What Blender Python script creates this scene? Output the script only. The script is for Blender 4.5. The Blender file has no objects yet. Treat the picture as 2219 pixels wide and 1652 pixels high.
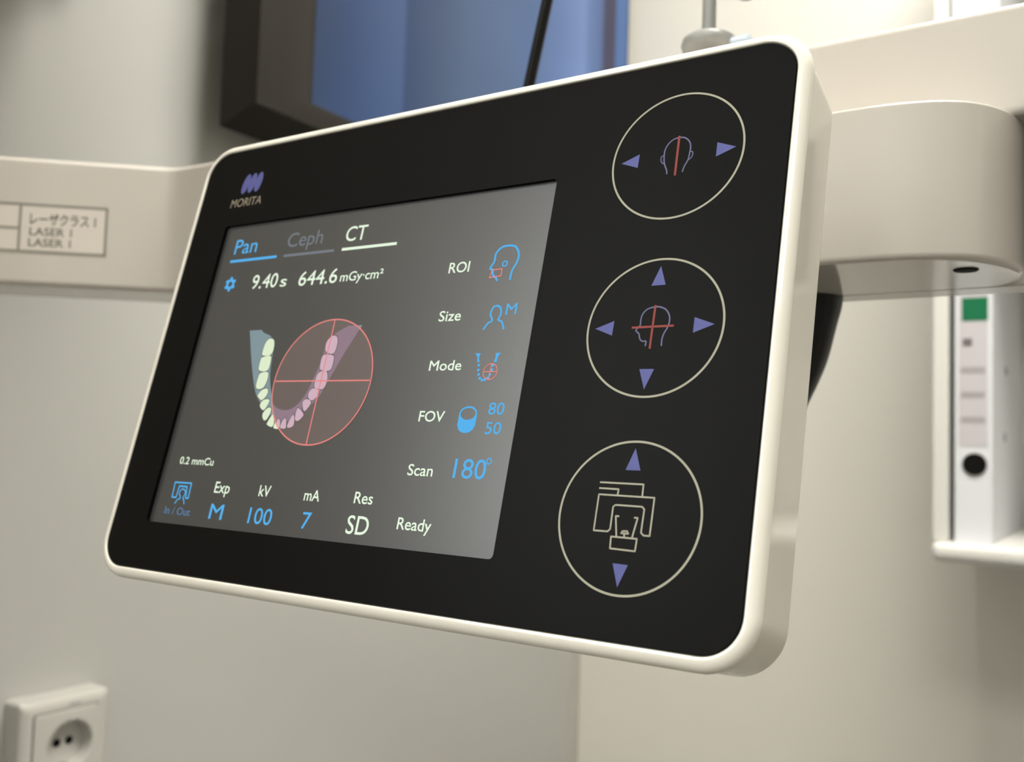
import bpy, bmesh, math, random
from mathutils import Vector, Matrix

random.seed(4)
scene = bpy.context.scene
COL = scene.collection
H = 1.30                                   # eye height of the camera above the floor

# ------------------------------------------------------------------ camera
cam_data = bpy.data.cameras.new('camera')
cam = bpy.data.objects.new('camera', cam_data)
COL.objects.link(cam)
cam_data.sensor_fit = 'HORIZONTAL'
cam_data.sensor_width = 36.0
cam_data.lens = 36.0 * 2070.0 / 2219.0
cam_data.clip_start = 0.01
cam_data.clip_end = 50.0
right = Vector((0.83721784, 0.54595379, 0.03163462))
up = Vector((0.00950934, -0.07237173, 0.99733239))
back = Vector((0.54678685, -0.83468365, -0.06578256))
cam.matrix_world = Matrix(((right.x, up.x, back.x, 0), (right.y, up.y, back.y, 0), (right.z, up.z, back.z, H), (0, 0, 0, 1)))
cam_data.dof.use_dof = True
cam_data.dof.focus_distance = 0.240
cam_data.dof.aperture_fstop = 17.0
scene.camera = cam

# ------------------------------------------------------------------ world, colour management
scene.view_settings.view_transform = 'Standard'
scene.view_settings.look = 'None'
scene.view_settings.gamma = 1.0
scene.view_settings.use_curve_mapping = False
scene.view_settings.exposure = 0.0
world = bpy.data.worlds.new('world')
scene.world = world
world.use_nodes = True
world.node_tree.nodes['Background'].inputs['Color'].default_value = (0.80, 0.90, 1.0, 1)
world.node_tree.nodes['Background'].inputs['Strength'].default_value = 0.3
scene.cycles.max_bounces = 6
scene.cycles.diffuse_bounces = 4
scene.cycles.glossy_bounces = 3
scene.cycles.use_adaptive_sampling = True
scene.cycles.adaptive_threshold = 0.03
# ceiling lamps added out of view to light the room: x, y, radiance of the diffuser, colour, where
LAMPS = [(0.30, -1.10, 16.0, (1.0, 0.97, 0.90), 'behind the camera'),
         (0.06, 0.54, 31.0, (1.0, 0.96, 0.87), 'in front of the shelf')]
PANE_GLOW = 10.0                         # emission of the added pane on the left wall

# ------------------------------------------------------------------ materials
def lin(r, g, b):
    f = lambda c: c / 12.92 if c <= 0.04045 else ((c + 0.055) / 1.055) ** 2.4
    return (f(r / 255), f(g / 255), f(b / 255), 1.0)

def material(name, color, rough=0.5, spec=0.5, metal=0.0, coat=0.0, bump=None, vary=None):
    m = bpy.data.materials.new(name); m.use_nodes = True
    nt = m.node_tree; p = nt.nodes['Principled BSDF']
    p.inputs['Base Color'].default_value = color
    p.inputs['Roughness'].default_value = rough
    p.inputs['Specular IOR Level'].default_value = spec
    p.inputs['Metallic'].default_value = metal
    p.inputs['Coat Weight'].default_value = coat
    p.inputs['Coat Roughness'].default_value = 0.05
    tc = nt.nodes.new('ShaderNodeTexCoord')
    if vary:
        scale, amount = vary
        n = nt.nodes.new('ShaderNodeTexNoise'); n.inputs['Scale'].default_value = scale; n.inputs['Detail'].default_value = 1
        nt.links.new(tc.outputs['Object'], n.inputs['Vector'])
        mx = nt.nodes.new('ShaderNodeMix'); mx.data_type = 'RGBA'
        mx.inputs['A'].default_value = tuple(c * (1 - amount) for c in color[:3]) + (1,)
        mx.inputs['B'].default_value = tuple(min(1, c * (1 + amount)) for c in color[:3]) + (1,)
        nt.links.new(n.outputs['Fac'], mx.inputs['Factor'])
        nt.links.new(mx.outputs['Result'], p.inputs['Base Color'])
    if bump:
        scale, strength = bump
        n = nt.nodes.new('ShaderNodeTexNoise'); n.inputs['Scale'].default_value = scale; n.inputs['Detail'].default_value = 4
        nt.links.new(tc.outputs['Object'], n.inputs['Vector'])
        b = nt.nodes.new('ShaderNodeBump'); b.inputs['Strength'].default_value = strength; b.inputs['Distance'].default_value = 0.0005
        nt.links.new(n.outputs['Fac'], b.inputs['Height']); nt.links.new(b.outputs['Normal'], p.inputs['Normal'])
    return m

def glowing(name, srgb, strength=1.0, spec=0.0, rough=0.5):
    c = lin(*srgb)
    m = material(name, (0.004, 0.004, 0.004, 1), rough=rough, spec=spec)
    p = m.node_tree.nodes['Principled BSDF']
    p.inputs['Emission Color'].default_value = c
    p.inputs['Emission Strength'].default_value = strength
    m.cycles.emission_sampling = 'NONE'
    return m

M = {}
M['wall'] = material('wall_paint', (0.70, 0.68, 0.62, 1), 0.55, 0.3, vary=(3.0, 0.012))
M['wall_dimmed'] = material('wall_paint_dimmed', (0.485, 0.485, 0.462, 1), 0.5, 0.3, vary=(3.0, 0.012))  # wall paint darkened to stand in for weaker light on the left wall
M['joint'] = material('wall_joint', (0.42, 0.41, 0.37, 1), 0.6, 0.3, vary=(30, 0.03))
M['ceiling'] = material('ceiling_paint', (0.78, 0.77, 0.74, 1), 0.8, 0.2, vary=(3, 0.01))
M['floor'] = material('floor_vinyl', (0.17, 0.165, 0.155, 1), 0.4, 0.4, vary=(120, 0.08))
M['plastic'] = material('warm_white_plastic', (0.575, 0.54, 0.49, 1), 0.10, 0.5, vary=(6, 0.01))
M['panel_white'] = material('panel_white_plastic', (0.74, 0.71, 0.635, 1), 0.06, 0.55, vary=(40, 0.01))
M['groove'] = material('dark_groove', (0.10, 0.095, 0.08, 1), 0.6, 0.3, vary=(200, 0.1))
M['glass'] = material('black_glass', (0.0034, 0.0033, 0.0029, 1), 0.40, 0.050, vary=(900, 0.15))
M['black'] = material('black_rubber', (0.004, 0.004, 0.004, 1), 0.30, 0.18, vary=(60, 0.15))
M['tvframe'] = material('dark_frame_plastic', (0.024, 0.0215, 0.0185, 1), 0.6, 0.12, vary=(80, 0.06))
M['grey_metal'] = material('satin_grey_metal', (0.28, 0.285, 0.275, 1), 0.35, 0.5, metal=0.0, vary=(90, 0.05))
M['highlight_tab'] = material('pale_blue_highlight', (0.55, 0.66, 0.80, 1), 0.15, 0.6, vary=(90, 0.03))
M['shelf'] = material('white_laminate', (0.66, 0.65, 0.62, 1), 0.35, 0.4, vary=(12, 0.01))
M['binder'] = material('white_binder_board', (0.68, 0.70, 0.735, 1), 0.4, 0.4, vary=(14, 0.01))
M['paper'] = material('lilac_paper', (0.52, 0.50, 0.52, 1), 0.7, 0.2, vary=(60, 0.02))
M['green'] = material('green_paper', lin(18, 104, 68), 0.6, 0.2, vary=(60, 0.03))
M['ink'] = material('grey_ink', (0.16, 0.15, 0.15, 1), 0.7, 0.2, vary=(80, 0.05))
M['paleink'] = material('pale_ink', (0.36, 0.34, 0.35, 1), 0.7, 0.2, vary=(80, 0.05))
M['label_ink'] = material('label_ink', (0.15, 0.14, 0.12, 1), 0.6, 0.2, vary=(80, 0.05))
M['label'] = material('label_film', (0.67, 0.625, 0.565, 1), 0.3, 0.4, vary=(60, 0.01))
M['chrome'] = material('chrome', (0.75, 0.75, 0.74, 1), 0.15, 0.5, metal=1.0, vary=(90, 0.03))
M['rivet'] = material('dull_rivet', (0.16, 0.17, 0.17, 1), 0.3, 0.6, vary=(90, 0.03))
M['hole'] = material('dark_hole', (0.004, 0.004, 0.004, 1), 0.7, 0.1, vary=(90, 0.1))
M['socket'] = material('socket_plastic', (0.53, 0.52, 0.49, 1), 0.3, 0.5, vary=(30, 0.01))
M['print_cream'] = material('cream_print', (0.33, 0.32, 0.25, 1), 0.5, 0.2, vary=(300, 0.04))
M['print_violet'] = material('violet_print', (0.085, 0.093, 0.27, 1), 0.5, 0.2, vary=(300, 0.04))
M['print_lilac'] = material('lilac_print', (0.16, 0.16, 0.30, 1), 0.5, 0.2, vary=(300, 0.04))
M['print_red'] = material('red_print', (0.22, 0.038, 0.030, 1), 0.5, 0.2, vary=(300, 0.04))
M['print_bronze'] = material('bronze_print', (0.27, 0.23, 0.17, 1), 0.4, 0.3, vary=(300, 0.05))
M['lcd'] = glowing('lcd_backlight', (46, 46, 44), 1.0, spec=0.62, rough=0.33)
M['ui_white'] = glowing('screen_white', (232, 248, 224))
M['ui_blue'] = glowing('screen_blue', (88, 178, 236))
M['ui_dim'] = glowing('screen_grey', (118, 124, 130))
M['ui_dimblue'] = glowing('screen_dim_blue', (92, 130, 168))
M['ui_red'] = glowing('screen_red', (232, 138, 132))
M['ui_field'] = glowing('screen_field_shade', (96, 82, 78), spec=0.4, rough=0.35)
M['ui_jaw'] = glowing('screen_jaw_teal', (130, 150, 155))
M['ui_jaw_mauve'] = glowing('screen_jaw_mauve', (146, 124, 136))
M['ui_gap'] = glowing('screen_tooth_outline', (92, 92, 88))
M['ui_tooth'] = glowing('screen_tooth', (222, 236, 204))
M['ui_tooth_pink'] = glowing('screen_tooth_pink', (208, 176, 190))
def lamp_material(color, power):
    m = material('lamp_diffuser', (0.9, 0.9, 0.9, 1), 0.6, 0.2)
    p = m.node_tree.nodes['Principled BSDF']
    p.inputs['Emission Color'].default_value = color + (1,)
    p.inputs['Emission Strength'].default_value = power
    return m

def tv_bands():
    """emission colours of the big blue screen: upright soft bands, running along the screen (object x)"""
    m = material('blue_screen_bands', (0.006, 0.008, 0.014, 1), 0.3, 0.12)
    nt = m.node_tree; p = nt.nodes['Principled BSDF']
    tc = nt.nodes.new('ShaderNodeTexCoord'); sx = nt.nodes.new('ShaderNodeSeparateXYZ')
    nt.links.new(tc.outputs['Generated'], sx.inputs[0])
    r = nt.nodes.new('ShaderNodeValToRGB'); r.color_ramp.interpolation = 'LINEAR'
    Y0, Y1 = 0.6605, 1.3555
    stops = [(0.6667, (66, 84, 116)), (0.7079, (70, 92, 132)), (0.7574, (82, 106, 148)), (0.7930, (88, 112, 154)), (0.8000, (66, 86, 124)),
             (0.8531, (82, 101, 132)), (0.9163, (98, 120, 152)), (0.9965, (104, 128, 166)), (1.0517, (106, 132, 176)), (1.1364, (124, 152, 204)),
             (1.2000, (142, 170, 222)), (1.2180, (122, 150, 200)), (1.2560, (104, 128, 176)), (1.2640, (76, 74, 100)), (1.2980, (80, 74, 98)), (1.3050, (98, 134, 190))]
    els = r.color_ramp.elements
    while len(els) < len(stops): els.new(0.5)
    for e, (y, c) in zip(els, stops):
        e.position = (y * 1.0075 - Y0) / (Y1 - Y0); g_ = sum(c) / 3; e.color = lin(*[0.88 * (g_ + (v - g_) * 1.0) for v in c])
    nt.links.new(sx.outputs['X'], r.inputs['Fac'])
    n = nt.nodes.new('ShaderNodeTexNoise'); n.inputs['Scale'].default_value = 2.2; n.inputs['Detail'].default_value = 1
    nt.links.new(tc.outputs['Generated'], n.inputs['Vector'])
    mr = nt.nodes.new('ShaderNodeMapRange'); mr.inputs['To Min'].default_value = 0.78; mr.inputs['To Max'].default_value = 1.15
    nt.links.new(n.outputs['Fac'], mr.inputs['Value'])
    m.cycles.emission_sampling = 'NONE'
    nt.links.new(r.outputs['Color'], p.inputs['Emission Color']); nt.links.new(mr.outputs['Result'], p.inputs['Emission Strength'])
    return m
M['tv'] = tv_bands()

# ------------------------------------------------------------------ helpers
def link(o, parent=None):
    COL.objects.link(o)
    if parent is not None: o.parent = parent
    return o

def obj(name, bm, mat, parent=None, smooth=False, angle=35):
    me = bpy.data.meshes.new(name)
    if isinstance(bm, tuple): me.from_pydata(bm[0], [], bm[1])
    else:
        bmesh.ops.recalc_face_normals(bm, faces=bm.faces)
        bm.to_mesh(me); bm.free()
    me.materials.append(mat)
    if smooth:
        for p in me.polygons: p.use_smooth = True
        me.set_sharp_from_angle(angle=math.radians(angle))
    me.update()
    o = link(bpy.data.objects.new(name, me), parent)
    if smooth:
        w = o.modifiers.new('weighted', 'WEIGHTED_NORMAL'); w.keep_sharp = True; w.weight = 80
    return o

def tag(o, label, cat, group=None):
    o['label'] = label; o['category'] = cat
    if group: o['group'] = group
    return o

def thing(name, label, cat, loc=(0, 0, 0), group=None):
    o = bpy.data.objects.new(name, None); o.empty_display_size = 0.05
    link(o); o.location = loc
    return tag(o, label, cat, group)

def struct(o):
    o['kind'] = 'structure'; return o

def part_label(o, label):
    o['label'] = label; return o

def box(x0, x1, y0, y1, z0, z1, bevel=0.0, seg=2):
    bm = bmesh.new()
    r = bmesh.ops.create_cube(bm, size=1.0)
    for v in r['verts']:
        v.co = Vector(((x0 + x1) / 2 + v.co.x * (x1 - x0), (y0 + y1) / 2 + v.co.y * (y1 - y0), (z0 + z1) / 2 + v.co.z * (z1 - z0)))
    if bevel: bmesh.ops.bevel(bm, geom=bm.edges[:], offset=bevel, segments=seg, profile=0.5, affect='EDGES')
    return bm

def catmull(pts, n=6, closed=False):
    out = []; N = len(pts)
    rng = range(N) if closed else range(N - 1)
    for i in rng:
        g = lambda k: Vector(pts[k % N]) if closed else Vector(pts[max(0, min(N - 1, k))])
        p0, p1, p2, p3 = g(i - 1), g(i), g(i + 1), g(i + 2)
        for k in range(n):
            t = k / n
            out.append(0.5 * ((2 * p1) + (p2 - p0) * t + (2 * p0 - 5 * p1 + 4 * p2 - p3) * t * t + (3 * p1 - p0 - 3 * p2 + p3) * t ** 3))
    if not closed: out.append(Vector(pts[-1]))
    return [tuple(p) for p in out]

def loft(rings, cap=True):
    """rings: lists of equally many 3D points -> closed skin"""
    V, F = [], []
    n = len(rings[0])
    for r in rings: V += [tuple(p) for p in r]
    for i in range(len(rings) - 1):
        for j in range(n):
            a, b = i * n + j, i * n + (j + 1) % n
            F.append((a, b, b + n, a + n))
    if cap:
        F.append(tuple(range(n - 1, -1, -1)))
        F.append(tuple(range((len(rings) - 1) * n, len(rings) * n)))
    bm = bmesh.new()
    vs = [bm.verts.new(v) for v in V]
    for f in F:
        try: bm.faces.new([vs[i] for i in f])
        except ValueError: pass
    return bm

def lathe(profile, seg=32, at=(0, 0, 0)):
    rings = []
    for r, z in profile:
        rings.append([(at[0] + max(r, 1e-5) * math.cos(2 * math.pi * k / seg), at[1] + max(r, 1e-5) * math.sin(2 * math.pi * k / seg), at[2] + z) for k in range(seg)])
    return loft(rings)

def prism(outline, z0, z1, fb=0.0, ft=0.0):
    """plan outline (x, y) raised from z0 to z1, with rounded lower (fb) and upper (ft) rims"""
    n = len(outline)
    P = [Vector(p) for p in outline]
    area = sum(P[i].x * P[(i + 1) % n].y - P[(i + 1) % n].x * P[i].y for i in range(n))
    sgn = 1 if area > 0 else -1
    nor = []
    for i in range(n):
        d = (P[(i + 1) % n] - P[i - 1]).normalized()
        nor.append(Vector((d.y, -d.x)) * sgn)
    prof = [(max(fb, 0.0005) + 0.0015, z0)]
    if fb:
        for k in range(5):
            a = math.pi / 2 * k / 4; prof.append((fb * (1 - math.sin(a)), z0 + fb * (1 - math.cos(a))))
    else: prof.append((0, z0))
    if ft:
        for k in range(5):
            a = math.pi / 2 * k / 4; prof.append((ft * (1 - math.cos(a)), z1 - ft * (1 - math.sin(a))))
    else: prof.append((0, z1))
    prof.append((max(ft, 0.0005) + 0.0015, z1))
    return loft([[(P[i].x - nor[i].x * off, P[i].y - nor[i].y * off, z) for i in range(n)] for off, z in prof])

def tube(path, radii, seg=16):
    rings = []
    for i, p in enumerate(path):
        p = Vector(p)
        d = (Vector(path[min(i + 1, len(path) - 1)]) - Vector(path[max(i - 1, 0)])).normalized()
        a = d.cross(Vector((0, 1, 0.01))).normalized(); b = d.cross(a)
        r = radii[i] if isinstance(radii, (list, tuple)) else radii
        rings.append([tuple(p + a * r * math.cos(2 * math.pi * k / seg) + b * r * math.sin(2 * math.pi * k / seg)) for k in range(seg)])
    return loft(rings)

# ------------------------------------------------------------------ the room
XL, XR, YB, YF, ZC = -0.7625, 2.6, 1.375, -2.4, 2.6
struct(obj('floor', box(XL - 0.1, XR + 0.1, YF - 0.1, YB + 0.1, -0.1, 0), M['floor']))
struct(obj('ceiling', box(XL - 0.1, XR + 0.1, YF - 0.1, YB + 0.1, ZC, ZC + 0.1), M['ceiling']))
struct(obj('wall_back', box(XL - 0.1, XR + 0.1, YB, YB + 0.1, 0, ZC), M['wall']))
struct(obj('wall_front', box(XL - 0.1, XR + 0.1, YF - 0.1, YF, 0, ZC), M['wall']))
struct(obj('wall_right', box(XR, XR + 0.1, YF, YB, 0, ZC), M['wall']))
struct(obj('wall_left', box(XL - 0.1, XL, YF, YB, 0, ZC), M['wall_dimmed']))
WY0, WY1, WZ0, WZ1 = -1.45, -0.36, 1.48, 2.52      # unseen glowing pane added on the left wall for glare on the display
glow_pane = bpy.data.objects.new('glow_pane_1', None); link(glow_pane); glow_pane.location = (XL, (WY0 + WY1) / 2, WZ0); struct(glow_pane)
hw, hh = (WY1 - WY0) / 2, WZ1 - WZ0
for nm, a in (('frame_jamb', (0, 0.03, -hw, -hw + 0.05, 0, hh)), ('frame_jamb', (0, 0.03, hw - 0.05, hw, 0, hh)),
              ('frame_rail', (0, 0.03, -hw + 0.05, hw - 0.05, 0, 0.05)), ('frame_rail', (0, 0.03, -hw + 0.05, hw - 0.05, hh - 0.05, hh))):
    obj(nm, box(*a, bevel=0.003), M['shelf'], glow_pane)
obj('pane', box(0.004, 0.010, -hw + 0.05, hw - 0.05, 0.05, hh - 0.05), lamp_material((0.98, 1.0, 0.98), PANE_GLOW), glow_pane)

struct(obj('trim_1', loft([[(XL, 1.3605, z), (XL + 0.0035, 1.3635, z), (XL + 0.0085, 1.3675, z), (XL + 0.010, YB, z), (XL, YB, z)] for z in (0.0, ZC)]), M['joint']))
struct(obj('baseboard_back', box(XL + 0.012, XR, YB - 0.012, YB, 0, 0.08, bevel=0.002), M['joint']))
struct(obj('baseboard_left', box(XL, XL + 0.012, YF, YB - 0.016, 0, 0.08, bevel=0.002), M['joint']))

for lx, ly, lpow, lcol, where in LAMPS:
    t = thing('added_ceiling_light', 'added square white ceiling lamp ' + where, 'ceiling lamp', (lx, ly, ZC - 0.05), 'added ceiling lamps')
    bmf = bmesh.new()
    for a in ((-0.32, 0.32, -0.32, -0.30, 0, 0.05), (-0.32, 0.32, 0.30, 0.32, 0, 0.05), (-0.32, -0.30, -0.30, 0.30, 0, 0.05), (0.30, 0.32, -0.30, 0.30, 0, 0.05)):
        q = box(*a); me = bpy.data.meshes.new('t'); q.to_mesh(me); q.free(); bmf.from_mesh(me); bpy.data.meshes.remove(me)
    obj('frame', bmf, M['shelf'], t)
    obj('diffuser', box(-0.30, 0.30, -0.30, 0.30, 0.008, 0.014), lamp_material(lcol, lpow), t)

# ------------------------------------------------------------------ the scanner: column, arm, beams
sc = thing('dental_scanner', 'warm white glossy scanner arm running behind the control panel with a laser label', 'scanner', (0.98, 0.47, 0))
def S(o):                                  # parts are modelled in world coordinates
    o.parent = sc; o.matrix_parent_inverse = Matrix.Translation((-0.98, -0.47, 0)); return o
zb = lambda v: H + v
S(obj('column', prism(catmull([(0.88, 0.36), (1.08, 0.36), (1.10, 0.40), (1.10, 0.56), (1.08, 0.60), (0.88, 0.60), (0.86, 0.56), (0.86, 0.40)], 4, True), 0.0, 2.25, 0, 0.01), M['plastic'], smooth=True))
S(obj('shade_box', prism(catmull([(-0.72, -0.20), (-0.70, -0.22), (-0.48, -0.22), (-0.46, -0.20), (-0.46, 0.10), (-0.48, 0.12), (-0.70, 0.12), (-0.72, 0.10)], 4, True), 1.12, 1.72, 0.01, 0.01), M['plastic'], smooth=True))  # unseen box added to keep lamp light off the left wall
S(obj('shade_box_top', prism(catmull([(-0.73, -0.22), (-0.70, -0.24), (-0.50, -0.24), (-0.47, -0.22), (-0.47, 0.41), (-0.50, 0.435), (-0.70, 0.435), (-0.73, 0.41)], 4, True), 1.71, 2.15, 0.01, 0.01), M['plastic'], smooth=True))  # upper box added out of view to shade the left wall
# upper beam
def profile_box(y0, y1, z0, z1, r, x):
    pts = []
    for cy, cz, a0 in ((y0 + r, z0 + r, math.pi), (y1 - r, z0 + r, 1.5 * math.pi), (y1 - r, z1 - r, 0), (y0 + r, z1 - r, 0.5 * math.pi)):
        for k in range(5):
            a = a0 + math.pi / 2 * k / 4
            pts.append((x, cy + r * math.cos(a), cz + r * math.sin(a)))
    return pts
S(obj('upper_beam', loft([profile_box(0.3454, 0.3990, zb(0.1134), zb(0.1512), 0.0028, x) for x in (-0.398, 0.0, 0.90)]), M['plastic'], smooth=True))
S(obj('back_plate', loft([profile_box(0.3842, 0.4010, zb(0.0626), zb(0.1160), 0.0012, x) for x in (-0.36, 0.0, 0.90)]), M['plastic'], smooth=True))
S(obj('recess_panel', box(-0.0300, 0.18, 0.3805, 0.3850, zb(0.0700), zb(0.1136), 0.0008), M['black']))
# pivot block with the rounded end
plan = [(-0.345, 0.3450), (-0.335, 0.3230), (-0.310, 0.3165), (-0.200, 0.3158), (-0.120, 0.3158), (-0.084, 0.3160), (-0.066, 0.3168), (-0.053, 0.3200), (-0.0432, 0.3262),
        (-0.0363, 0.3360), (-0.0322, 0.3480), (-0.0308, 0.3600), (-0.0322, 0.3710), (-0.0370, 0.3795), (-0.0460, 0.3836), (-0.070, 0.3838), (-0.200, 0.3838), (-0.320, 0.3838), (-0.340, 0.3700)]
S(obj('pivot_block', prism(catmull(plan, 6, True), zb(0.0624), zb(0.1134), 0.0022, 0.0009), M['plastic'], smooth=True, angle=50))
S(part_label(obj('screw_cap', lathe([(0.0, -0.0004), (0.0036, -0.0004), (0.0040, 0.0), (0.0040, 0.0012), (0, 0.0012)], 24, (-0.0468, 0.3437, zb(0.0623))), M['hole'], smooth=True), 'dark round screw cap under the block'))
# left beam: leaves the arm with a soft bend towards the viewer
d = Vector((-0.757, -0.653)).normalized()
cen = [(-0.388, 0.345), (-0.410, 0.345), (-0.430, 0.3450), (-0.446, 0.3448), (-0.457, 0.3440), (-0.4623, 0.3415)]
last = Vector((-0.4623, 0.3422))
cen = cen[:-1] + [tuple(last)] + [tuple(last + d * s) for s in (0.003, 0.03, 0.10, 0.25, 0.32)]
rings = []
for i, c in enumerate(cen):
    a = Vector(cen[max(0, i - 1)]); b = Vector(cen[min(len(cen) - 1, i + 1)])
    t = (b - a).normalized(); nrm = Vector((t.y, -t.x))     # points away from the viewer
    if nrm.y < 0: nrm = -nrm
    r = 0.0030; ring = []
    for cy, cz, a0 in ((r, zb(0.0800) + r, math.pi), (0.050 - r, zb(0.0800) + r, 1.5 * math.pi), (0.050 - r, zb(0.1527) - r, 0), (r, zb(0.1527) - r, 0.5 * math.pi)):
        for k in range(5):
            an = a0 + math.pi / 2 * k / 4
            off = cy + r * math.cos(an)
            ring.append((c[0] + nrm.x * off, c[1] + nrm.y * off, cz + r * math.sin(an)))
    rings.append(ring)
S(obj('side_beam', loft(rings), M['plastic'], smooth=True, angle=50))

# text ---------------------------------------------------------------
def text_mesh(s):
    cu = bpy.data.curves.new('text', 'FONT'); cu.body = s; cu.resolution_u = 4
    o = bpy.data.objects.new('text', cu); COL.objects.link(o)
    dg = bpy.context.evaluated_depsgraph_get()
    me = bpy.data.meshes.new_from_object(o.evaluated_get(dg))
    bpy.data.objects.remove(o); bpy.data.curves.remove(cu)
    return me

def lettering(name, s, x, y, width, cap, z, mat, parent, bold=0.0, unit=0.001, slant=0.0):
    me = text_mesh(s)
    xs = [v.co.x for v in me.vertices]; x0, x1 = min(xs), max(xs)
    kx = width / (x1 - x0); ky = cap / 0.690
    for v in me.vertices:
        X = (v.co.x - x0) * kx + x; Y = v.co.y * ky
        v.co = Vector(((X + slant * Y) * unit, (y + Y) * unit, z * unit))
    if bold:                                # thicken the strokes: a narrow band along every outline edge
        used = {}
        for p in me.polygons:
            for k in p.edge_keys: used[k] = used.get(k, 0) + 1
        V = [v.co.copy() for v in me.vertices]; F = [tuple(p.vertices) for p in me.polygons]
        bw = bold * unit / 2
        for (a, b), c in used.items():
            if c != 1: continue
            A, B = V[a], V[b]; t = (B - A)
            if t.length < 1e-9: continue
            t.normalize(); q = Vector((-t.y, t.x, 0)) * bw; t = t * bw * 0.6; k = len(V)
            V += [A - q - t, B - q + t, B + q + t, A + q - t]; F.append((k, k + 1, k + 2, k + 3))
        me2 = bpy.data.meshes.new(name); me2.from_pydata([tuple(v) for v in V], [], F); bpy.data.meshes.remove(me); me = me2
    me.materials.clear(); me.materials.append(mat); me.name = name
    return link(bpy.data.objects.new(name, me), parent)

def ribbon(paths, width, z, closed=False, joint=8):
    """flat printed strokes: each path a list of (u, v) in mm"""
    V, F = [], []
    for path in paths:
        n = len(path); segs = n if closed else n - 1
        for i in range(segs):
            a, b = Vector(path[i][:2]), Vector(path[(i + 1) % n][:2])
            t = (b - a)
            if t.length < 1e-6: continue
            t.normalize(); q = Vector((-t.y, t.x)) * width / 2
            k = len(V)
            V += [(a - q), (b - q), (b + q), (a + q)]; F.append((k, k + 1, k + 2, k + 3))
        for p in (path if closed else path[1:-1]):
            k = len(V)
            V += [Vector((p[0] + width / 2 * math.cos(2 * math.pi * j / joint), p[1] + width / 2 * math.sin(2 * math.pi * j / joint))) for j in range(joint)]
            F.append(tuple(range(k, k + joint)))
    return [(v.x * 0.001, v.y * 0.001, z * 0.001) for v in V], F

def poly(pts, z):
    n = len(pts)
    ar = sum(pts[i][0] * pts[(i + 1) % n][1] - pts[(i + 1) % n][0] * pts[i][1] for i in range(n))
    if ar < 0: pts = pts[::-1]
    return [(p[0] * 0.001, p[1] * 0.001, z * 0.001) for p in pts], [tuple(range(n))]

def circle(cx, cy, r, n=96, ry=None):
    ry = ry or r
    return [(cx + r * math.cos(2 * math.pi * k / n), cy + ry * math.sin(2 * math.pi * k / n)) for k in range(n)]

def annulus(cx, cy, r, w, z, n=128):
    V = [(p[0] * 0.001, p[1] * 0.001, z * 0.001) for p in circle(cx, cy, r - w / 2, n) + circle(cx, cy, r + w / 2, n)]
    return V, [(k, n + k, n + (k + 1) % n, (k + 1) % n) for k in range(n)]

# laser label on the side beam (label frame: x along the beam, y up, z towards the viewer)
e = Vector((0.757, 0.653, 0)).normalized(); nb = Vector((e.y, -e.x, 0)); P0 = Vector((-0.4623, 0.3422, H))
lab = S(obj('laser_label', box(-0.150, -0.0335, 0.0985, 0.1262, 0.0, 0.00012), M['label']))
lab.matrix_parent_inverse = Matrix.Translation((-0.98, -0.47, 0)) @ Matrix(((e.x, 0, nb.x, P0.x), (e.y, 0, nb.y, P0.y), (0, 1, 0, P0.z), (0, 0, 0, 1)))
part_label(lab, 'pale printed label with grey ruled boxes')
M['rule'] = material('ruled_line_ink', (0.29, 0.275, 0.24, 1), 0.6, 0.2, vary=(80, 0.05))
def L(name, data, mat=None): return obj(name, data, mat or M['rule'], lab)
L('ruled_line', ribbon([[(-150, 125.7), (-33.8, 125.7), (-33.8, 99.1), (-150, 99.1)]], 1.6, 0.2))
L('ruled_line', ribbon([[(-80.0, 125.7), (-80.0, 99.1)]], 1.6, 0.2)); L('ruled_line', ribbon([[(-150, 112.0), (-80.5, 112.0)]], 1.6, 0.2))
lettering('label_text', 'レーザクラス 1', -74.6, 114.9, 35.0, 5.2, 0.2, M['label_ink'], lab, bold=0.20)
lettering('label_text', 'LASER 1', -74.6, 108.4, 22.5, 4.4, 0.2, M['label_ink'], lab, bold=0.12)
lettering('label_text', 'LASER 1', -74.9, 102.2, 22.5, 4.4, 0.2, M['label_ink'], lab, bold=0.12)

# black grip under the block, rod and post standing on the beam
gp = [(-0.1120, 0.384, zb(0.0640)), (-0.1125, 0.384, zb(0.058)), (-0.1135, 0.3835, zb(0.050)), (-0.1155, 0.383, zb(0.040)), (-0.1185, 0.382, zb(0.030)), (-0.1225, 0.381, zb(0.018)), (-0.128, 0.380, zb(0.002)), (-0.133, 0.379, zb(-0.014)), (-0.135, 0.3785, zb(-0.020))]
grip = obj('hand_grip', tube(catmull(gp, 4), [v for v in [0.0152, 0.0152, 0.0151, 0.0150, 0.0148, 0.0145, 0.0142, 0.0140, 0.0138, 0.0137, 0.0136, 0.0135, 0.0134, 0.0132, 0.0130, 0.0128, 0.0126, 0.0123, 0.0120, 0.0118, 0.0116, 0.0114, 0.0112, 0.0110, 0.0108, 0.0105, 0.0102, 0.0099, 0.0096, 0.0092, 0.0085, 0.0070, 0.0040]], 28), M['black'], smooth=True, angle=60)
part_label(S(grip), 'tapering black rubber grip below the block')
S(part_label(obj('slanted_rod', tube([(-0.2385, 0.365, zb(0.150)), (-0.2262, 0.365, zb(0.2054)), (-0.1930, 0.365, zb(0.360))], 0.0027, 16), M['black'], smooth=True), 'thin black slanted rod'))

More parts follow.
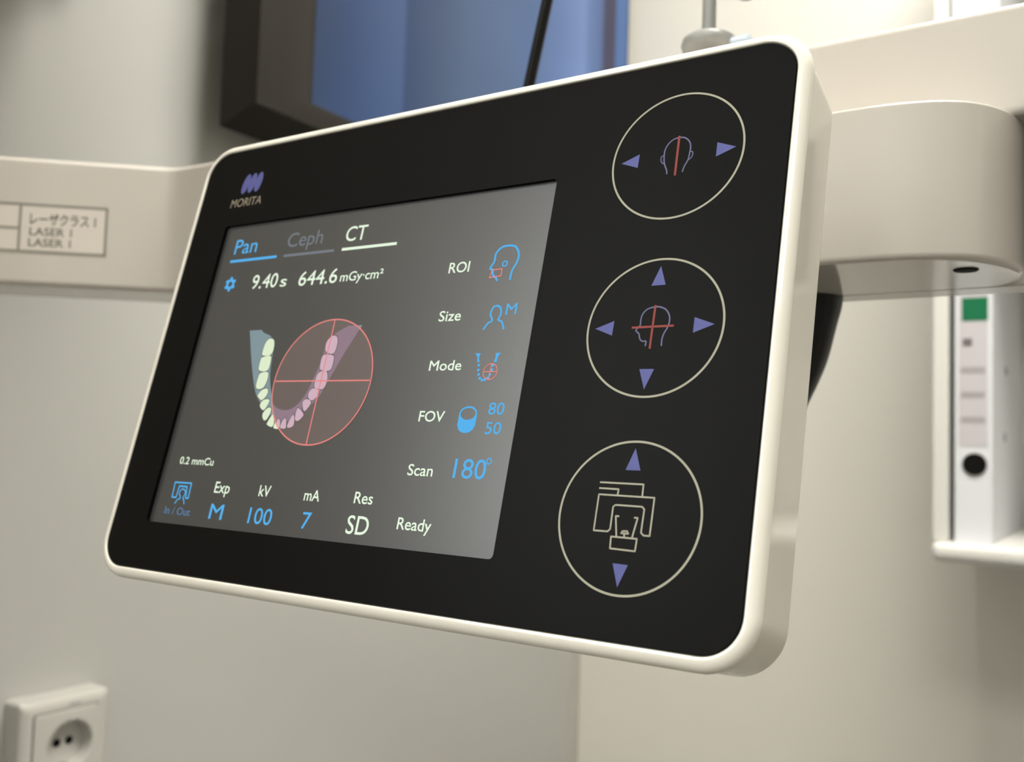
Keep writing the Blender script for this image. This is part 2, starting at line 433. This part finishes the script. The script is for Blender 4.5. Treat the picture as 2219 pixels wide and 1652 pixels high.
post = thing('rod_stand', 'grey metal rod with a round flange standing on the scanner arm', 'stand', (-0.1530, 0.380, zb(0.1516)))
obj('stem', lathe([(0.0, 0), (0.0062, 0), (0.0062, 0.002), (0.0048, 0.006), (0.0046, 0.017), (0.0075, 0.0195), (0, 0.0195)], 32), M['grey_metal'], post, smooth=True)
obj('flange', lathe([(0.0, 0.0190), (0.0085, 0.0190), (0.0110, 0.0205), (0.0118, 0.0225), (0.0112, 0.0250), (0.0095, 0.0262), (0, 0.0262)], 40), M['grey_metal'], post, smooth=True, angle=60)
obj('rod', lathe([(0.0, 0.0255), (0.0030, 0.0255), (0.0030, 0.150), (0, 0.150)], 24), M['grey_metal'], post, smooth=True)
obj('clip', box(0.0030, 0.0160, -0.003, 0.003, 0.0440, 0.0470, 0.001), M['grey_metal'], post)
k_ = obj('knob', lathe([(0.0, 0.0395), (0.0030, 0.0400), (0.0052, 0.0420), (0.0058, 0.0460), (0.0050, 0.0500), (0, 0.0520)], 24, (0.0165, 0, 0)), M['grey_metal'], post, smooth=True, angle=60)
part_label(obj('glint_tab', box(0.0100, 0.0190, -0.0035, 0.0035, 0.0205, 0.0230, 0.0008), M['highlight_tab'], post), 'pale blue piece standing in for a bright highlight')  # solid piece coloured to imitate a blue-white highlight beside the flange

# ------------------------------------------------------------------ the control panel
PX, PV, PN = Vector((1, 0, 0)), Vector((0, 0.24648264, 0.96914721)), Vector((0, -0.96914721, 0.24648264))
PO = Vector((-0.27821383, 0.18787798, -0.04208697 + H))
panel = thing('control_panel', 'tilted touch control panel with a white rim, black glass and a lit screen', 'control panel')
panel.matrix_world = Matrix(((PX.x, PV.x, PN.x, PO.x), (PX.y, PV.y, PN.y, PO.y), (PX.z, PV.z, PN.z, PO.z), (0, 0, 0, 1)))
GW, GH, GR = 211.3, 146.9, 9.0
def rrect(x0, x1, y0, y1, r, z, n=12):
    pts = []
    for cx, cy, a0 in ((x1 - r, y1 - r, 0), (x0 + r, y1 - r, math.pi / 2), (x0 + r, y0 + r, math.pi), (x1 - r, y0 + r, 1.5 * math.pi)):
        for k in range(n + 1):
            a = a0 + math.pi / 2 * k / n
            pts.append(((cx + r * math.cos(a)) * 0.001, (cy + r * math.sin(a)) * 0.001, z * 0.001))
    return pts
def ring(off, z): return rrect(-off, GW + off, -off, GH + off, GR + off, z)
prof = [(0.15, -2.0), (0.15, -0.15), (0.28, 0.12), (0.55, 0.30)]
for k in range(1, 9):
    a = math.pi / 2 * k / 8; prof.append((0.55 + 2.85 * math.sin(a), 0.30 - 2.9 * (1 - math.cos(a))))
prof += [(3.30, -3.0), (2.75, -3.25), (2.72, -3.35), (2.85, -3.6), (2.75, -12.0), (2.56, -22.0), (2.55, -22.4), (2.1, -23.5), (1.0, -24.0)]
hs = obj('housing', loft([ring(o, z) for o, z in prof]), M['panel_white'], panel, smooth=True, angle=40)
part_label(hs, 'glossy white rounded housing')
obj('groove', loft([ring(-0.05, -1.9), ring(-0.05, -0.35), ring(0.22, -0.35), ring(0.22, -1.9)], cap=False), M['groove'], panel)
# black glass with the screen opening
OX0, OX1, OY0, OY1 = 16.55, 148.75, 14.75, 117.2
REC = 1.2
g = [ring(-0.12, -1.3), ring(-0.12, -0.12), ring(-0.25, 0.0), rrect(OX0, OX1, OY0, OY1, 1.3, 0.0), rrect(OX0, OX1, OY0, OY1, 1.3, -1.35)]
gl = obj('cover_glass', loft(g, cap=False), M['glass'], panel)
part_label(gl, 'black cover glass with three printed round buttons')
lcd = obj('display', loft([rrect(OX0 - 4, OX1 + 4, OY0 - 4, OY1 + 4, 1, z) for z in (-2.8, -REC)]), M['lcd'], panel)
part_label(lcd, 'dark grey lit screen with scan settings')
# mount behind the panel
obj('mount_neck', box(0.060, 0.150, 0.070, 0.125, -0.075, -0.0230, 0.004), M['plastic'], panel)

TEXTS=[
 ('Pan',24.59,105.96,10.78,5.31,'blue'),
 ('Ceph',49.57,106.21,15.57,4.95,'dim'),
 ('CT',75.04,105.82,8.44,4.91,'white'),
 ('9.40',37.60,92.46,11.70,4.89,'white'),
 ('s',50.88,92.44,2.75,3.80,'white'),
 ('644.6',59.03,92.10,16.30,4.80,'white'),
 ('mGy·cm²',76.74,92.30,16.88,3.00,'white'),
 ('ROI',117.95,91.85,6.97,3.14,'white'),
 ('Size',117.82,77.43,7.40,3.00,'white'),
 ('M',139.72,78.31,3.34,3.14,'blue'),
 ('Mode',117.87,63.14,10.68,2.83,'white'),
 ('FOV',117.76,48.84,8.39,2.89,'white'),
 ('80',139.87,50.94,4.79,3.21,'blue'),
 ('50',139.93,45.80,4.76,3.17,'blue'),
 ('Scan',117.62,34.12,8.22,2.99,'white'),
 ('180',132.43,34.08,9.93,5.06,'blue'),
 ('0.2 mmCu',25.34,33.61,15.80,2.28,'white'),
 ('In / Out',24.24,17.63,12.05,2.29,'dimblue'),
 ('Exp',44.69,25.41,6.61,3.38,'white'),
 ('kV',64.07,25.43,4.57,3.23,'white'),
 ('mA',82.43,25.27,5.86,3.10,'white'),
 ('Res',101.15,25.62,6.52,3.14,'white'),
 ('M',45.04,17.47,5.82,4.55,'blue'),
 ('100',62.08,17.35,9.55,4.64,'blue'),
 ('7',83.57,17.38,3.34,4.66,'blue'),
 ('SD',100.43,17.33,7.71,4.95,'white'),
 ('Ready',117.67,19.81,10.98,3.08,'white'),
]
UL = [(23.81, 103.36), (46.01, 103.32), (49.22, 103.25), (71.31, 103.16), (74.55, 103.17), (96.45, 103.11)]
HEADROI = [(139.18, 88.28), (139.4, 91.0), (140.42, 93.26), (140.65, 95.57), (139.36, 97.82), (137.33, 98.52), (134.76, 98.25), (133.13, 96.52), (133.03, 94.16), (132.08, 92.26), (132.96, 91.66), (133.38, 90.19), (134.58, 89.15), (135.05, 88.37)]
EARROI = [(136.64, 93.21), (137.46, 93.14)]
REDROI = [(132.87, 91.63), (136.06, 91.79), (136.08, 89.71), (132.36, 89.45)]
PERSON = [(133.49, 74.34), (134.67, 76.15), (135.85, 76.85), (135.02, 78.68), (135.46, 80.56), (136.65, 81.02), (137.93, 80.29), (138.29, 78.51), (137.81, 77.02), (139.09, 76.31), (140.07, 74.19)]
MODEL = [(132.42, 67.75), (134.16, 67.71), (133.84, 66.52), (134.28, 65.21), (133.54, 65.23), (133.37, 66.53)]
MODER = [(138.88, 67.63), (140.49, 67.68), (139.83, 66.57), (139.67, 65.15), (138.83, 65.17), (139.1, 66.59)]
MODEDOTS = [(134.18, 64.37), (134.35, 63.03), (134.73, 61.79), (135.29, 60.75), (136.08, 60.26), (136.92, 60.3), (137.76, 60.82), (138.24, 61.75), (138.64, 63.06), (138.73, 64.28)]
MODERING = [(138.25, 62.53), (136.1, 62.56), (140.44, 62.49), (138.2, 64.69), (138.3, 60.38)]
CYL = [(130.75, 50.9), (136.37, 51.2), (133.32, 53.01), (134.16, 49.16), (131.1, 47.53), (136.53, 48.1), (134.05, 45.81)]
DEG = [(142.82, 38.8), (143.43, 38.82)]
UNIT = [(26.05, 22.93), (25.76, 27.63), (33.54, 27.7), (33.74, 22.96), (32.54, 22.99), (31.87, 26.5), (28.23, 26.57), (27.99, 22.95)]
UNITMAN = [(28.07, 20.95), (28.98, 22.27), (30.1, 22.85), (29.08, 24.44), (29.82, 25.6), (31.06, 25.51), (31.87, 24.44), (31.35, 22.98), (32.03, 22.23), (32.52, 21.0)]
LOGO = [(20.85, 129.21), (21.66, 136.71), (24.17, 129.25), (24.64, 136.76), (27.42, 129.29), (27.68, 136.79)]
LOGOW = [(19.81, 133.75), (22.26, 133.41)]
C1T = [(167.62, 118.77), (172.53, 120.78), (172.48, 116.88), (193.32, 120.84), (193.35, 116.89), (198.31, 118.86)]
C1RED = [(182.94, 124.37), (183.12, 113.18)]
C1HEAD = [(180.87, 113.88), (180.65, 115.04), (179.84, 116.92), (179.49, 118.87), (179.51, 120.91), (180.27, 122.57), (181.58, 123.63), (183.24, 123.86), (184.72, 123.48), (185.96, 122.13), (186.39, 120.55), (186.28, 118.57), (186.1, 117.1), (185.36, 115.47), (184.97, 113.91)]
C1EARS = [(179.42, 119.39), (178.82, 119.1), (178.7, 118.24), (179.14, 117.28), (179.84, 116.92), (186.41, 119.42), (187.07, 119.19), (187.15, 118.18), (186.66, 117.39), (186.1, 117.1)]
C2T = [(182.72, 88.76), (180.82, 83.7), (184.55, 83.74), (167.26, 73.19), (172.24, 75.03), (172.13, 71.23), (192.96, 75.0), (192.96, 71.14), (198.02, 73.07), (180.67, 62.5), (184.43, 62.48), (182.55, 57.43)]
C2RED = [(182.63, 78.59), (182.6, 67.52), (177.19, 73.06), (188.01, 73.12)]
C2HEAD = [(181.36, 68.23), (181.36, 69.42), (180.37, 69.5), (179.64, 70.25), (179.31, 71.35), (178.42, 72.18), (178.45, 72.52), (179.3, 73.53), (179.29, 74.87), (179.53, 76.32), (180.59, 77.61), (182.26, 78.08), (183.73, 78.09), (185.41, 77.35), (186.44, 75.97), (186.75, 74.51), (186.49, 72.85), (185.74, 71.22), (185.44, 69.8), (185.5, 68.14)]
C3T = [(182.5, 43.35), (180.66, 38.17), (184.4, 38.19), (180.62, 16.92), (184.38, 16.85), (182.49, 11.79)]
C3A = [(174.62, 35.03), (185.61, 35.04), (185.67, 32.21)]
C3B = [(174.62, 33.66), (179.6, 33.62), (179.53, 32.27)]
C3U = [(174.79, 32.2), (188.66, 32.16), (188.66, 23.63), (187.21, 23.61), (186.49, 24.19), (186.58, 29.43), (185.93, 29.98), (179.34, 30.0), (178.82, 29.53), (178.85, 24.44), (178.27, 23.86), (174.76, 23.84)]
C3L = [(180.66, 27.47), (179.8, 27.5), (180.63, 22.9)]
C3R = [(184.35, 27.41), (185.25, 27.42), (184.49, 22.85)]
C3M = [(181.7, 23.7), (181.94, 24.19), (183.1, 24.28), (183.45, 23.72)]
C3S = [(182.49, 23.64), (182.55, 22.93)]
C3BASE = [(179.32, 22.79), (185.71, 22.76), (185.62, 20.0), (179.46, 20.13)]
JAWL = [(42.33, 77.85), (47.75, 77.86), (49.32, 76.75), (53.42, 74.96), (55.48, 69.41), (56.43, 63.34), (58.23, 58.61), (60.0, 55.19), (61.32, 52.73), (62.67, 49.68), (62.15, 49.37), (59.02, 51.17), (55.11, 53.94), (51.65, 57.7), (47.0, 66.71)]
JAWR = [(61.22, 53.03), (62.85, 52.27), (65.99, 51.53), (69.11, 52.01), (71.77, 53.83), (73.94, 57.16), (75.38, 61.54), (76.9, 67.01), (77.34, 72.85), (79.8, 75.23), (84.56, 77.66), (88.22, 77.59), (89.43, 76.68), (85.83, 69.82), (82.51, 62.66), (79.92, 56.99), (77.38, 53.7), (73.98, 51.89), (71.32, 48.88), (67.98, 47.93), (64.81, 47.58), (62.77, 49.37)]
JAWTIP = [(88.22, 77.59), (90.03, 77.63), (89.66, 76.52)]
HL = [(59.67, 60.63), (97.57, 60.55), (78.74, 79.79), (78.61, 41.21)]
TEETH=[
  [(53.29, 74.7), (54.57, 74.11), (55.26, 72.31), (55.27, 70.06), (54.07, 69.13), (51.46, 69.13), (50.72, 70.02), (50.99, 73.09), (52.05, 74.52)],
  [(54.86, 68.95), (55.5, 66.53), (55.2, 64.47), (53.46, 63.87), (51.22, 64.32), (50.78, 65.35), (50.78, 67.92), (51.42, 68.61)],
  [(55.4, 63.61), (55.99, 61.46), (55.45, 59.26), (54.47, 58.32), (52.33, 58.27), (51.52, 59.6), (51.66, 62.14), (52.31, 63.41)],
  [(57.05, 58.31), (57.47, 56.43), (55.73, 54.62), (53.93, 55.5), (53.41, 56.12), (54.63, 57.85)],
  [(58.84, 54.88), (59.04, 53.64), (57.65, 51.47), (55.85, 52.39), (55.48, 53.47), (56.55, 54.72)],
  [(60.43, 52.26), (60.82, 50.58), (59.74, 48.42), (58.43, 48.56), (57.56, 50.24), (58.76, 51.94)],
  [(62.31, 50.13), (63.37, 47.56), (62.76, 46.28), (60.67, 46.91), (60.46, 47.52), (61.58, 49.82)],
  [(64.3, 47.88), (66.12, 46.1), (65.01, 45.72), (63.66, 46.05), (63.68, 47.26)],
  [(64.78, 48.94), (65.72, 48.2), (66.13, 46.7), (65.92, 46.09), (64.8, 46.98), (64.41, 48.18)],
  [(67.59, 49.13), (68.29, 48.24), (68.76, 46.14), (67.85, 45.83), (66.45, 46.1), (66.55, 47.91)],
  [(70.34, 50.06), (71.21, 49.47), (71.76, 47.24), (70.93, 46.33), (69.35, 46.22), (69.29, 47.65)],
  [(72.07, 52.24), (74.6, 50.55), (74.52, 49.51), (73.11, 48.3), (71.77, 48.73), (71.46, 50.97)],
  [(74.22, 54.95), (76.12, 54.6), (76.61, 53.4), (75.13, 51.39), (74.22, 51.75), (73.2, 53.99)],
  [(75.99, 58.27), (78.27, 57.89), (78.62, 56.09), (76.93, 54.54), (75.05, 55.5), (74.78, 57.0)],
  [(77.94, 63.57), (80.13, 63.45), (81.09, 60.87), (80.34, 58.18), (77.59, 58.2), (76.4, 59.11), (76.5, 62.44)],
  [(77.94, 68.82), (81.2, 68.43), (81.85, 66.9), (81.37, 63.88), (77.85, 63.88), (76.95, 64.87), (76.83, 67.93)],
  [(78.99, 74.64), (81.06, 74.26), (81.81, 72.08), (81.37, 69.19), (79.03, 69.16), (77.48, 70.37), (77.34, 72.85)]]

FU, FV = 278.2, -5.5                       # the screen sits REC mm behind the glass
DEEP = (192.5 + REC) / 192.5
def D(p): return (FU + (p[0] - FU) * DEEP, FV + (p[1] - FV) * DEEP)
def DS(ps): return [D(p) for p in ps]
z1, z2, z3, z4, z5 = [-REC + dz for dz in (0.03, 0.06, 0.09, 0.12, 0.15)]
UI = {'white': M['ui_white'], 'blue': M['ui_blue'], 'dim': M['ui_dim'], 'dimblue': M['ui_dimblue']}
for s, x, y, wdt, cap, colr in TEXTS:
    q = D((x, y))
    nm = 'value_text' if colr == 'blue' or s[0].isdigit() else 'caption'
    if s in ('Pan', 'Ceph', 'CT'): nm = 'tab_caption'
    lettering(nm, s, q[0], q[1], wdt * DEEP, cap * DEEP, z1, UI[colr], lcd, bold=0.09 if colr == 'white' else 0.05)
def U(name, data, mat): return obj(name, data, mat, lcd)
for a, b, m in ((0, 1, 'ui_blue'), (2, 3, 'ui_dim'), (4, 5, 'ui_white')):
    U('tab_underline', ribbon([DS([UL[a], UL[b]])], 0.95, z1), M[m])
# gear
gc = D((26.86, 94.95)); gpts = []
for k in range(6):
    for da, rr in ((-0.30, 2.0), (-0.20, 2.65), (0.20, 2.65), (0.30, 2.0)):
        a = math.pi / 6 + k * math.pi / 3 + da; gpts.append((gc[0] + rr * math.cos(a), gc[1] + rr * math.sin(a)))
n_ = len(gpts)
inner = [(gc[0] + 0.95 * math.cos(math.atan2(p[1] - gc[1], p[0] - gc[0])), gc[1] + 0.95 * math.sin(math.atan2(p[1] - gc[1], p[0] - gc[0]))) for p in gpts]
U('gear_icon', ([(p[0] * 0.001, p[1] * 0.001, z1 * 0.001) for p in inner + gpts], [(k, n_ + k, n_ + (k + 1) % n_, (k + 1) % n_) for k in range(n_)]), M['ui_blue'])
# ROI, size, mode, field of view, unit icons
U('head_icon', ribbon([catmull(DS(HEADROI), 5)], 0.62, z1), M['ui_blue'])
er = D(EARROI[0]); U('ear_icon', annulus(er[0], er[1], 0.75, 0.42, z1, 32), M['ui_blue'])
U('region_icon', ribbon([DS(REDROI)], 0.32, z2, closed=True), M['ui_red'])
U('person_icon', ribbon([catmull(DS(PERSON), 5)], 0.55, z1), M['ui_blue'])
U('jaw_end_icon', poly(DS(MODEL), z1), M['ui_blue']); U('jaw_end_icon', poly(DS(MODER), z1), M['ui_blue'])
for i, p in enumerate(MODEDOTS):
    q = D(p); U('jaw_dot_icon', poly(circle(q[0], q[1], 0.42, 12), z1), M['ui_blue'])
mr_ = D(MODERING[0])
U('target_icon', annulus(mr_[0], mr_[1], 2.18, 0.26, z2, 48), M['ui_red'])
U('target_icon', ribbon([[(mr_[0] - 2.2, mr_[1]), (mr_[0] + 2.2, mr_[1])], [(mr_[0], mr_[1] - 2.2), (mr_[0], mr_[1] + 2.2)]], 0.26, z2), M['ui_red'])
cc = D((133.72, 51.05)); RX, RY, HT = 2.62, 1.85, 3.3
U('volume_icon', ribbon([circle(cc[0], cc[1], RX, 40, RY)], 0.5, z2, closed=True), M['ui_blue'])
low = [(cc[0] + RX * math.cos(a), cc[1] - HT + RY * math.sin(a)) for a in [math.pi + math.pi * k / 16 for k in range(17)]]
rim = [(cc[0] + RX * math.cos(a), cc[1] + RY * math.sin(a)) for a in [2 * math.pi - math.pi * k / 16 for k in range(17)]]
n_ = 17
U('volume_fill_icon', ([(p[0] * 0.001, p[1] * 0.001, z1 * 0.001) for p in low + rim[::-1]], [(k, k + 1, n_ + k + 1, n_ + k) for k in range(n_ - 1)]), M['ui_blue'])
U('volume_icon', ribbon([[(cc[0] - RX, cc[1]), low[0]], [(cc[0] + RX, cc[1]), low[-1]]], 0.5, z1), M['ui_blue'])
dg_ = D(DEG[0]); U('degree_icon', annulus(dg_[0], dg_[1], 0.72, 0.34, z1, 32), M['ui_blue'])
U('unit_icon', ribbon([DS(UNIT)], 0.5, z1, closed=True), M['ui_blue'])
U('unit_person_icon', ribbon([catmull(DS(UNITMAN), 4)], 0.42, z2), M['ui_blue'])
# jaw chart
rc = D((78.64, 60.5)); RR = 19.35 * DEEP
U('field_shade', poly(circle(rc[0], rc[1], RR, 96), z1), M['ui_field'])
U('jaw_shape', poly(catmull(DS(JAWL[1:] + JAWL[:1]), 3), z2), M['ui_jaw'])
U('jaw_shape', poly(catmull(DS(JAWR[11:] + JAWR[:11]), 3), z2), M['ui_jaw_mauve'])
U('jaw_tip', poly(DS(JAWTIP), z2), M['ui_jaw'])
for i, t in enumerate(TEETH):
    q = catmull(DS(t), 3, True)
    cx_ = sum(p[0] for p in q) / len(q); cy_ = sum(p[1] for p in q) / len(q)
    o_ = U('tooth', poly(q, z4), M['ui_tooth'] if i < 8 else M['ui_tooth_pink'])
    U('tooth_outline', poly([(p[0] + (p[0] - cx_) / max(1e-6, math.hypot(p[0] - cx_, p[1] - cy_)) * 0.25, p[1] + (p[1] - cy_) / max(1e-6, math.hypot(p[0] - cx_, p[1] - cy_)) * 0.25) for p in q], z3), M['ui_gap'])
U('field_ring', annulus(rc[0], rc[1], RR, 0.42, z5), M['ui_red'])
U('field_cross', ribbon([DS(HL[0:2])], 0.42, z5), M['ui_red'])
U('field_cross', ribbon([DS(HL[2:4])], 0.42, z5), M['ui_red'])

# printing on the cover glass
def G(name, data, mat, parent): return obj(name, data, mat, parent)
zp, zq = 0.02, 0.04
lg = None
for k in range(3):
    a, b = Vector(LOGO[2 * k]), Vector(LOGO[2 * k + 1])
    c_ = (a + b) / 2; t = (b - a) / 2; q = Vector((1.62, -0.12))
    pts = [tuple(c_ + t * math.cos(w) + q * math.sin(w) + Vector((0.28 * math.cos(w) , 0))) for w in [2 * math.pi * j / 40 for j in range(40)]]
    part_label(obj('logo_stroke', poly(pts, zp + 0.004 * k), M['print_violet'], panel), 'violet slanted stroke of the logo')
part_label(lettering('maker_name', 'MORITA', 16.1, 124.3, 15.2, 3.1, zp, M['print_bronze'], panel, slant=0.06), 'bronze printed maker name')
CU = 182.75
def button(cv, tris, label):
    b = obj('touch_button', annulus(CU, cv, 17.45, 0.52, zp), M['print_cream'], panel)
    part_label(b, label)
    for i in range(0, len(tris), 3): G('arrow', poly(tris[i:i + 3], zp), M['print_violet'], b)
    return b
b1 = button(118.95, C1T, 'round button with left and right arrows and a head seen from behind')
G('head_outline', ribbon([catmull(C1HEAD, 4)], 0.36, zp), M['print_lilac'], b1)
G('ear_outline', ribbon([catmull(C1EARS[:5], 4)], 0.30, zp), M['print_lilac'], b1)
G('ear_outline', ribbon([catmull(C1EARS[5:], 4)], 0.30, zp), M['print_lilac'], b1)
G('red_line', ribbon([C1RED], 0.62, zq), M['print_red'], b1)
b2 = button(73.1, C2T, 'round button with four arrows and a head in profile')
G('head_outline', ribbon([catmull(C2HEAD, 4)], 0.36, zp), M['print_lilac'], b2)
G('red_line', ribbon([C2RED[0:2]], 0.55, zq), M['print_red'], b2); G('red_line', ribbon([C2RED[2:4]], 0.55, zq), M['print_red'], b2)
b3 = button(27.45, C3T, 'round button with up and down arrows and a scanner outline')
for pth in (C3A, C3B, C3L, C3R, C3S): G('scanner_outline', ribbon([pth], 0.40, zp), M['print_cream'], b3)
for pth in (C3U, C3M, C3BASE): G('scanner_outline', ribbon([pth], 0.40, zp, closed=True), M['print_cream'], b3)

# ------------------------------------------------------------------ the big blue screen on the left wall
tv = thing('wall_monitor', 'large dark framed monitor with a blue banded screen hanging on the grey wall', 'monitor', (-0.690, 0.955, zb(0.288)))
TX, TY, TZ = -0.690, 0.955, zb(0.288)
Yl, Yr, Zb_, Zt_ = 0.579, 1.352, zb(0.302), zb(0.760)
def rect(x, y0, y1, z0, z1):               # the frame thins out towards its far right edge
    xr = min(x, -0.6822) if x > -0.6825 else x
    return [(x - TX, y0 - TY, z0 - TZ), (xr - TX, y1 - TY, z0 - TZ), (xr - TX, y1 - TY, z1 - TZ), (x - TX, y0 - TY, z1 - TZ)]
sl, sr, sb, st = 0.664, Yr - 0.0005, zb(0.3305), Zt_ - 0.03
rings = [rect(-0.7155, Yl, Yr, zb(0.288), Zt_), rect(-0.6665, Yl, Yr, Zb_, Zt_), rect(-0.6660, Yl + 0.001, Yr - 0.0001, Zb_ + 0.001, Zt_ - 0.001),
         rect(-0.6662, Yl + 0.030, Yr - 0.0002, Zb_ + 0.010, Zt_ - 0.010), rect(-0.6680, Yl + 0.050, Yr - 0.0003, Zb_ + 0.018, Zt_ - 0.018),
         rect(-0.6720, Yl + 0.068, Yr - 0.0004, Zb_ + 0.024, Zt_ - 0.024), rect(-0.6780, sl - 0.006, Yr - 0.0004, sb - 0.002, st + 0.004), rect(-0.6830, sl, sr, sb, st), rect(-0.6850, sl, sr, sb, st)]
obj('frame', loft(rings, cap=True), M['tvframe'], tv, smooth=True, angle=45)
# the screen plane: local x runs along the screen
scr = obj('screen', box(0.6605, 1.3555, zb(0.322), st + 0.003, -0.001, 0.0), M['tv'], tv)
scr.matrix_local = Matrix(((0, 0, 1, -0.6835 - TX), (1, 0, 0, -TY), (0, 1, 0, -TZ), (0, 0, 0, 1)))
part_label(scr, 'blue screen with soft upright bands')
obj('wall_bracket', box(XL - TX, -0.714 - TX, -0.15, 0.15, 0.12, 0.35, 0.003), M['tvframe'], tv)

# ------------------------------------------------------------------ wall socket
SH = 0.0393
sk = thing('wall_socket', 'white square wall socket with a round well on the left wall', 'socket', (XL, 0.4757, zb(-0.2183 - 2 * SH)))
def rsq(x, h, r, zc=SH, n=6):
    pts = []
    for cy, cz, a0 in ((h - r, h - r, 0), (-h + r, h - r, math.pi / 2), (-h + r, -h + r, math.pi), (h - r, -h + r, 1.5 * math.pi)):
        for k in range(n + 1):
            a = a0 + math.pi / 2 * k / n; pts.append((x, cy + r * math.cos(a), zc + cz + r * math.sin(a)))
    return pts
obj('frame', loft([rsq(0.0, SH, 0.004), rsq(0.0190, SH, 0.004), rsq(0.0222, 0.0372, 0.004), rsq(0.0240, 0.0335, 0.003), rsq(0.0240, 0.0290, 0.002), rsq(0.0205, 0.0285, 0.002)], cap=False), M['socket'], sk, smooth=True)
N = 28
WYO = 0.004                                # the well sits a little off the middle
def circ(x, r): return [(x, WYO + r * math.cos(2 * math.pi * k / N), SH - 0.001 + r * math.sin(2 * math.pi * k / N)) for k in range(N)]
def shift(ring): return [(p[0], p[1] + 0.0005, p[2]) for p in ring]
ins = obj('socket_insert', loft([shift(rsq(0.0195, 0.0282, 0.003)), shift(rsq(0.0246, 0.0282, 0.003)), shift(rsq(0.0252, 0.0270, 0.003)), circ(0.0252, 0.0205), circ(0.0244, 0.0196), circ(0.0125, 0.0188), circ(0.0125, 0.00005)], cap=False), M['socket'], sk, smooth=True)
part_label(ins, 'white insert with a round recessed well')
def lathe_x(prof, y, z, seg=20):
    return loft([[(x, y + max(r, 1e-5) * math.cos(2 * math.pi * k / seg), z + max(r, 1e-5) * math.sin(2 * math.pi * k / seg)) for k in range(seg)] for r, x in prof])
for y in (-0.0005, 0.0105): obj('pin_hole', lathe_x([(0, 0.0126), (0.0034, 0.0126), (0.0034, 0.0129), (0, 0.0129)], y, SH - 0.001), M['hole'], sk)
for z in (SH + 0.0180, SH - 0.0180): obj('earth_clip', box(0.013, 0.022, WYO - 0.002, WYO + 0.002, z - 0.0012, z + 0.0012, 0.0003), M['chrome'], sk)
obj('printed_mark', box(0.0239, 0.02415, 0.002, 0.012, 2 * SH - 0.0082, 2 * SH - 0.0066), M['paleink'], sk)

# ------------------------------------------------------------------ shelf with binders on the back wall
sh = thing('wall_shelf', 'open white wall shelf with a rounded front lip holding binders', 'shelf', (0.08, YB, zb(-0.1056)))
SX, SY, SZ = 0.08, YB, zb(-0.1056)
def W(name, a, bev=0.0012, mat='shelf', seg=2):
    return obj(name, box(a[0] - SX, a[1] - SX, a[2] - SY, a[3] - SY, a[4] - SZ, a[5] - SZ, bev, seg), M[mat], sh, smooth=bev > 0.004)
W('shelf_board', (-0.1775, 0.36, 1.058, YB, zb(-0.1056), zb(-0.0856)), 0.008, seg=4)
W('side_panel', (-0.1771, -0.1622, 1.070, YB, zb(-0.0856), zb(0.72)))
W('side_panel', (0.345, 0.360, 1.070, YB, zb(-0.0856), zb(0.72)))
W('shelf_board', (-0.1622, 0.345, 1.075, YB, zb(0.262), zb(0.278)))
W('shelf_board', (-0.1775, 0.36, 1.068, YB, zb(0.72), zb(0.736)))
W('back_panel', (-0.1622, 0.345, YB - 0.004, YB, zb(-0.0856), zb(0.72)), 0.0005)

def binder(x0, x1, z0, label, group=None, printed=True):
    b = thing('ring_binder', label, 'binder', ((x0 + x1) / 2, 1.075, z0), 'white ring binders on the wall shelf')
    hw = (x1 - x0) / 2; y1 = 0.285; hgt = 0.318
    obj('cover', box(-hw, -hw + 0.0022, 0, y1, 0, hgt, 0.0006), M['binder'], b)
    right_cover = obj('cover', box(hw - 0.0022, hw, 0, y1, 0, hgt, 0.0006), M['binder'], b)
    obj('spine', box(-hw + 0.0022, hw - 0.0022, 0, 0.0022, 0, hgt, 0.0004), M['binder'], b)
    obj('paper_block', box(-hw + 0.004, hw - 0.006, 0.02, 0.25, 0.006, 0.30), M['paper'], b)
    if printed:
        lb = obj('spine_label', box(-hw + 0.004, hw - 0.0045, -0.0004, 0.0, 0.098, 0.262), M['paper'], b)
        obj('green_square', box(-hw + 0.0068, hw - 0.0042, -0.0007, -0.0004, 0.2270, 0.2512), M['green'], lb)
        bmx = bmesh.new()
        obj('printed_sign', box(-hw + 0.0075, -hw + 0.0165, -0.0007, -0.0004, 0.2010, 0.2090, 0.0001), M['ink'], lb)
        for z in (0.1765, 0.1510, 0.1255): obj('printed_line', box(-hw + 0.0062, hw - 0.0070, -0.0007, -0.0004, z - 0.003, z + 0.003), M['paleink'], lb)
        hl = obj('finger_hole', loft([[(0.001 + r * math.cos(2 * math.pi * k / 28), y, 0.0796 + r * math.sin(2 * math.pi * k / 28)) for k in range(28)] for r, y in ((0.0001, 0.0002), (0.0108, 0.0002), (0.0108, -0.0005), (0.0001, -0.0005))]), M['hole'], b)
        obj('hole_rim', loft([[(0.001 + r * math.cos(2 * math.pi * k / 28), y, 0.0796 + r * math.sin(2 * math.pi * k / 28)) for k in range(28)] for r, y in ((0.0108, -0.0003), (0.0112, -0.0012), (0.0120, -0.0012), (0.0124, -0.0002))], cap=False), M['chrome'], b, smooth=True)
    for y, z in ((0.1176, 0.1842), (0.1000, 0.1100)):
        obj('rivet', loft([[(hw + x, y + r * math.cos(2 * math.pi * k / 16), z + r * math.sin(2 * math.pi * k / 16)) for k in range(16)] for r, x in ((0.0055, 0.0), (0.0050, 0.0008), (0.0024, 0.0012), (0.0022, 0.0004), (0.0001, 0.0004))]), M['rivet'], b, smooth=True)
    return b
binder(-0.1570, -0.1215, zb(-0.0856), 'white ring binder with a green square on its spine on the lower board')
binder(-0.1600, -0.1150, zb(0.278), 'plain white ring binder on the upper board above the scanner arm', printed=False)
bpy.context.view_layer.update()
